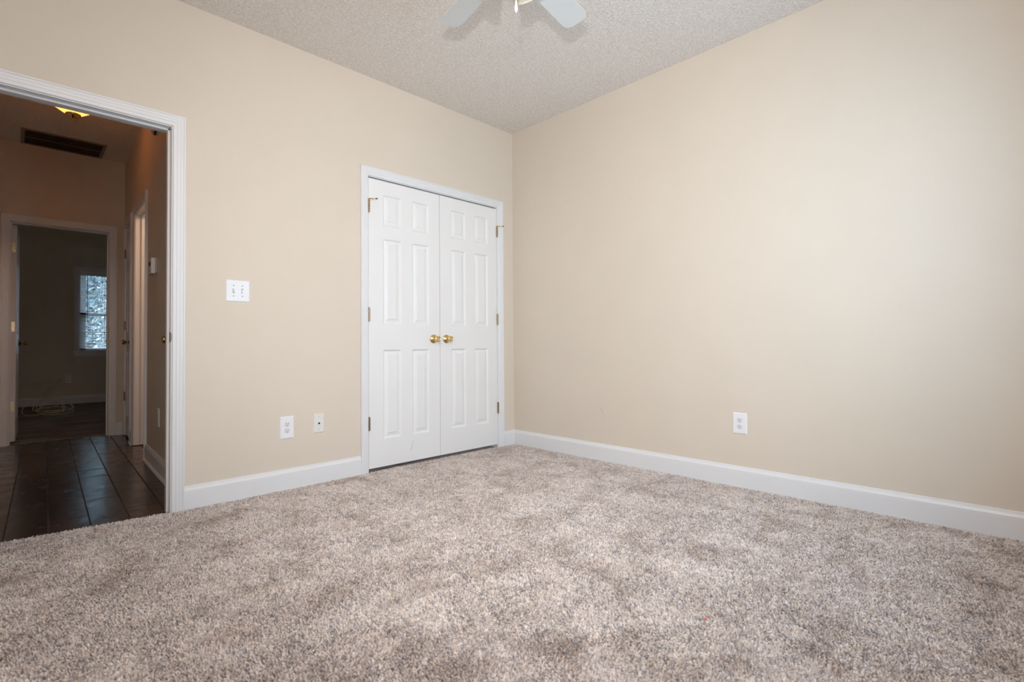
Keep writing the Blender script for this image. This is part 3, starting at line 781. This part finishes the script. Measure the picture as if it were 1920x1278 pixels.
# return grille in the hallway ceiling
gr = tag(empty('return_grille', (-2.826, 2.972, H)), 'dark rectangular return air grille in the hallway ceiling', 'air vent')
gw, gh = .262, .195
bm = nb()
for a in ((-gw-.025, gw+.025, gh, gh+.025), (-gw-.025, gw+.025, -gh-.025, -gh), (-gw-.025, -gw, -gh, gh), (gw, gw+.025, -gh, gh)):
    add_box(bm, a[0], a[1], a[2], a[3], -.008, 0)
obj('frame', bm, M_VENT, gr)
bm = nb(); add_box(bm, -gw, gw, -.004, .004, -.008, -.002); obj('centre_bar', bm, M_VENT, gr)
bm = nb()
n_ = 52
for k in range(n_):
    x = -gw + (k+.5)*2*gw/n_
    for (a, b) in ((-gh, -.004), (.004, gh)):
        vsx = [(x-.0035, -.001), (x-.0028, -.001), (x+.0038, -.008), (x+.0030, -.008)]
        A_ = [bm.verts.new((p, a, q_)) for p, q_ in vsx]; B_ = [bm.verts.new((p, b, q_)) for p, q_ in vsx]
        bm.faces.new(A_); bm.faces.new(list(reversed(B_)))
        for i in range(4): bm.faces.new((A_[i], B_[i], B_[(i+1) % 4], A_[(i+1) % 4]))
obj('louvres', bm, simple('grille_blade', srgb(84, 62, 46), .6), gr)
bm = nb(); add_box(bm, -gw, gw, -gh, gh, -.0008, -.0002); obj('filter', bm, M_DUCT, gr)
# hallway ceiling lamp
hlp = tag(empty('ceiling_lamp', (-2.84, 1.76, H)), 'glowing amber glass bowl lamp with brass finial in the hallway', 'ceiling lamp')
bm = nb(); add_lathe(bm, [(.075, 0), (.075, -.012), (.06, -.02)], 36); obj('canopy', bm, M_BRASS, hlp, True)
bm = nb(); add_lathe(bm, [(.170, -.038), (.150, -.060), (.110, -.092), (.060, -.126), (.020, -.148), (.020, -.145), (.058, -.123), (.108, -.089), (.148, -.057), (.167, -.036)], 72, flute=.018, nfl=24)
obj('lamp_bowl', bm, M_BOWL, hlp, True)
bm = nb(); add_lathe(bm, [(.046, -.134), (.044, -.142), (.030, -.156), (.016, -.166), (.010, -.170), (.012, -.176), (.006, -.184), (0, -.192)], 28); obj('finial', bm, M_BRASS, hlp, True)
bm = nb(); add_lathe(bm, [(.005, -.01), (.005, -.14)], 10); obj('stem', bm, M_BRASS, hlp, True)

# small side room seen through the lit opening (only its light and jamb show)
bm = nb()
add_box(bm, 1.3, 1.36, 1.2, 3.0, 0, H); add_box(bm, T, 1.36, 1.14, 1.2, 0, H); add_box(bm, T, 1.36, 2.9, 2.96, 0, H)
struct(obj('wall_side_room', bm, M_WALL, loc=HO, rot=HROT), 'walls of the small room off the hallway', 'wall')
bm = nb(); add_box(bm, .14, 1.36, 1.14, 2.96, -.06, -.006)
struct(obj('floor_side_room', bm, M_TILE, loc=HO, rot=HROT), 'dark tile floor of the small side room', 'floor')

# ================================================================== far room
WY = 7.18
bm = nb(); add_box(bm, -4.75, -.7, FY0+T-.03, WY, -.06, 0)
# carpet starts under the far door
bm.free(); bm = nb(); add_box(bm, -4.75, -.7, FY0+T, WY, -.06, 0); add_box(bm, FX0, FX1, FY0+.05, FY0+T, -.06, 0)
struct(obj('floor_far_room', bm, M_CARPET2), 'dim grey carpet of the far room', 'floor')
bm = nb(); add_box(bm, -4.75, -.7, FY0+T, WY+T, H, H+.06)
struct(obj('ceiling_far_room', bm, M_CEIL), 'ceiling of the far room', 'ceiling')
bm = nb(); add_box(bm, -4.87, -4.75, FY0, WY+T, 0, H); add_box(bm, -.7, -.58, FY0, WY+T, 0, H)
struct(obj('wall_far_sides', bm, M_WALL), 'side walls of the far room', 'wall')
WX0, WX1, WZ0, WZ1 = -2.428, -1.55, .812, 2.072
bm = nb()
add_box(bm, -4.75, WX0, WY, WY+T, 0, H); add_box(bm, WX1, -.7, WY, WY+T, 0, H); add_box(bm, WX0, WX1, WY, WY+T, 0, WZ0); add_box(bm, WX0, WX1, WY, WY+T, WZ1, H)
wfe = struct(obj('wall_far_end', bm, M_WALL), 'dim olive-brown wall of the far room around its window', 'wall')
bm = nb(); base_bm(bm, (-4.75, WY, 0), (-.7, WY, 0), (0, -1, 0))
struct(obj('baseboard_far_room', bm, M_TRIM), 'white baseboard along the far room wall', 'baseboard')
bm = nb(); bmesh.ops.create_icosphere(bm, subdivisions=1, radius=.010, matrix=Matrix.Translation((-2.81, WY-.002, 1.515)))
obj('nail_hole', bm, M_SCUFF, wfe)
# window
wn = struct(empty('window_1', (0, 0, 0)), 'far room sash window with blinds and bluish trees outside', 'window')
bm = nb()
fr = [((x, WY, z), (ax, 0, az), (0, -1, 0)) for (x, z, ax, az) in ((WX0, WZ0, -1, 0), (WX0, WZ1, -1, 1), (WX1, WZ1, 1, 1), (WX1, WZ0, 1, 0))]
extrude_profile(bm, CAS, fr); obj('casing', bm, M_TRIM, wn)
bm = nb(); add_box(bm, WX0-.085, WX1+.085, WY-.045, WY+.06, WZ0-.022, WZ0, .004); obj('window_sill', bm, M_TRIM, wn)
bm = nb(); add_box(bm, WX0-.057, WX1+.057, WY-.016, WY, WZ0-.085, WZ0-.022, .004); obj('apron', bm, M_TRIM, wn)
bm = nb()
add_box(bm, WX0, WX0+.018, WY, WY+T, WZ0, WZ1); add_box(bm, WX1-.018, WX1, WY, WY+T, WZ0, WZ1); add_box(bm, WX0, WX1, WY, WY+T, WZ1-.018, WZ1)
obj('jamb', bm, M_TRIM, wn)
ZM = 1.385
def sash(za, zb, y, nm):
    bm = nb(); st = .075; x0, x1 = WX0+.018, WX1-.018
    add_box(bm, x0, x0+st, y, y+.03, za, zb); add_box(bm, x1-st, x1, y, y+.03, za, zb)
    add_box(bm, x0, x1, y, y+.03, za, za+.045); add_box(bm, x0, x1, y, y+.03, zb-.040, zb)
    for k in (1, 2):
        xm = x0+st+(x1-x0-2*st)*k/3; add_box(bm, xm-.009, xm+.009, y+.006, y+.024, za, zb)
    zm = (za+zb)/2; add_box(bm, x0, x1, y+.006, y+.024, zm-.009, zm+.009)
    s_o = obj('sash', bm, M_TRIM, wn)
    bm = nb(); add_box(bm, x0+st, x1-st, y+.013, y+.016, za+.04, zb-.035); obj('pane', bm, M_GLASS, s_o)
sash(ZM-.02, WZ1-.018, WY+.085, 'upper'); sash(WZ0, ZM+.02, WY+.052, 'lower')
# blinds
bl = tag(empty('window_blinds', (0, 0, 0)), 'white horizontal slat blinds hanging in the far room window', 'blinds')
bm = nb(); add_box(bm, WX0+.004, WX1-.004, WY-.008, WY+.002, WZ1-.078, WZ1-.004, .003); add_box(bm, WX0+.02, WX1-.02, WY+.002, WY+.045, WZ1-.05, WZ1-.02); obj('valance', bm, M_TRIM, bl)
bm = nb(); z = WZ0+.040; tl = math.radians(7)
while z < WZ1-.09:
    for dy, tz in ((0, 0),):
        c, s_ = math.cos(tl)*.0235, math.sin(tl)*.0235
        yc = WY+.024
        A_ = [(WX0+.022, yc-c, z-s_), (WX1-.022, yc-c, z-s_), (WX1-.022, yc+c, z+s_), (WX0+.022, yc+c, z+s_)]
        lo = [bm.verts.new(p) for p in A_]; hi = [bm.verts.new((p[0], p[1], p[2]+.0028)) for p in A_]
        bm.faces.new(list(reversed(lo))); bm.faces.new(hi)
        for k in range(4): bm.faces.new((lo[k], lo[(k+1) % 4], hi[(k+1) % 4], hi[k]))
    z += .0435
obj('slats', bm, M_SLAT, bl)
bm = nb(); add_box(bm, WX0+.022, WX1-.022, WY+.002, WY+.046, WZ0+.004, WZ0+.020, .003); obj('bottom_rail', bm, M_SLAT, bl)
bm = nb(); add_tube(bm, [(-2.325, WY-.012, WZ1-.07), (-2.322, WY-.014, 1.245)], .0045, 8); obj('wand', bm, M_BRONZE, bl)
for xx in (-2.20, -1.78):
    bm = nb(); add_tube(bm, [(xx, WY-.001, WZ0+.02), (xx, WY-.001, WZ1-.07)], .0012, 6); obj('ladder_cord', bm, M_SLAT, bl)
# far room door, open, seen along its hinge edge
dr = empty('door_5', (-3.163, FY0+T+.004, .012), math.radians(-1.75)); struct(dr, 'open white door of the far room seen along its hinge edge', 'door')
bm = panel_door_bm(.70, 1.985, [(.11, .31), (.39, .59)], [(a*.985, b*.985) for a, b in PZ], both=True)
for v_ in bm.verts:
    x, y, z = v_.co; v_.co = Vector((.035-y, x, z))
obj('door_panel', bm, M_DOOR, dr)
knob_on(dr, .035, .905, .64, (1, 0, 0), mat=M_DARKBRASS); knob_on(dr, 0, .905, .64, (-1, 0, 0), mat=M_DARKBRASS)
for (a, b) in ((1.735, 1.825), (1.005, 1.095), (.275, .365)):
    bm = nb(); add_box(bm, .002, .026, -.0025, 0, a, b, .0008)
    add_lathe(bm, [(.006, 0), (.006, b-a)], 12, Matrix.Translation((-.003, -.004, a)))
    h_ = obj('hinge', bm, M_BRIGHTHINGE, dr)
    bm = nb()
    for dx, dz in ((.008, .015), (.018, .035), (.008, .055), (.018, .075)):
        disc(bm, dx, a+dz, .0028, -.0022, .0008, 10)
    obj('screws', bm, M_BRONZE, h_)
# outlet under the window wall
outlet('wall_outlet', (-2.542, WY, .382), 0, 'outlet on the dim far room wall beside the loose cable', 'white duplex wall outlets', .072, .118)
# loose coiled cable
def smooth_path(P, n=14):
    out = []
    for i in range(len(P)-1):
        p0 = Vector(P[max(i-1, 0)]); p1 = Vector(P[i]); p2 = Vector(P[i+1]); p3 = Vector(P[min(i+2, len(P)-1)])
        for k in range(n):
            t = k/n
            out.append(0.5*((2*p1)+(p2-p0)*t+(2*p0-5*p1+4*p2-p3)*t*t+(3*p1-p0-3*p2+p3)*t**3))
    out.append(Vector(P[-1])); return out
P = [(-3.10, 7.13, .300), (-2.98, 7.13, .350), (-2.80, 7.12, .375), (-2.66, 7.10, .392), (-2.635, 7.09, .402), (-2.66, 7.02, .385), (-2.76, 6.72, .300), (-2.93, 6.35, .185), (-3.025, 6.10, .115), (-3.062, 5.95, .050), (-3.040, 5.80, .010), (-2.96, 5.72, .006), (-2.86, 5.85, .010)]
rr_ = random.Random(3)
ccx, ccy = -2.765, 5.95
for k in range(46):
    a = -2.4 + k*2*math.pi/9.2
    ra = .150 + .045*math.sin(k*.37) + rr_.uniform(-.012, .012); rb = .34 + .06*math.sin(k*.29+1)
    tilt = .085*(1+math.sin(k*.21))
    P.append((ccx + ra*math.cos(a) + .01*math.sin(k*.5), ccy + rb*math.sin(a), .012 + .0012*k + tilt*max(0, math.sin(a))))
P += [(-2.72, 6.0, .09), (-2.66, 6.15, .12), (-2.64, 6.25, .115)]
bm = nb(); add_tube(bm, smooth_path(P, 10), .0045, 8)
cb = tag(obj('coiled_cable', bm, M_CABLE, smooth=True), 'loose cream cable coiled on the far room carpet', 'cable')

# ================================================================== outside the far window
bm = nb(); add_box(bm, -9, 12, WY+T, 40, -1.0, -.5)
struct(obj('ground', bm, M_LAWN), 'lawn outside the far window', 'ground')
def tree(x, y, h_, r_, seed, label):
    rr = random.Random(seed)
    root = tag(empty('tree', (x, y, -.5)), label, 'tree', 'trees outside the far window')
    bm = nb(); pts = [(rr.uniform(-.1, .1)*k, rr.uniform(-.1, .1)*k, h_*k/6) for k in range(7)]
    add_tube(bm, pts, .13, 8)
    for k in range(9):
        a = rr.uniform(0, 6.3); z0 = h_*rr.uniform(.2, .9); add_tube(bm, [(0, 0, z0), (r_*.6*math.cos(a), r_*.6*math.sin(a), z0+.5), (r_*math.cos(a), r_*math.sin(a), z0+.8)], .03, 6)
    obj('trunk', bm, M_BARK, root)
    bm = nb()
    for k in range(8000):
        a = rr.uniform(0, 6.283); u = rr.uniform(-1, 1); q = rr.random()**.5
        c = Vector((r_*q*math.cos(a)*math.sqrt(1-u*u), r_*q*math.sin(a)*math.sqrt(1-u*u), h_*.5 + h_*.52*q*u))
        n = Vector((rr.gauss(0, 1), rr.gauss(0, 1), rr.gauss(0, 1))).normalized(); t = n.orthogonal().normalized(); b = n.cross(t); s = rr.uniform(.035, .085)
        bm.faces.new([bm.verts.new(c + t*s), bm.verts.new(c + b*s*.6), bm.verts.new(c - t*s), bm.verts.new(c - b*s*.6)])
    obj('foliage', bm, M_LEAF, root)
tree(-1.9, 13.0, 6.0, 1.6, 1, 'grey-green tree straight outside the far window')
tree(2.4, 16.5, 7.0, 2.2, 2, 'tree standing behind and right of the first one outside')
tree(-2.3, 21.5, 8.5, 2.8, 5, 'taller tree furthest back outside the far window')
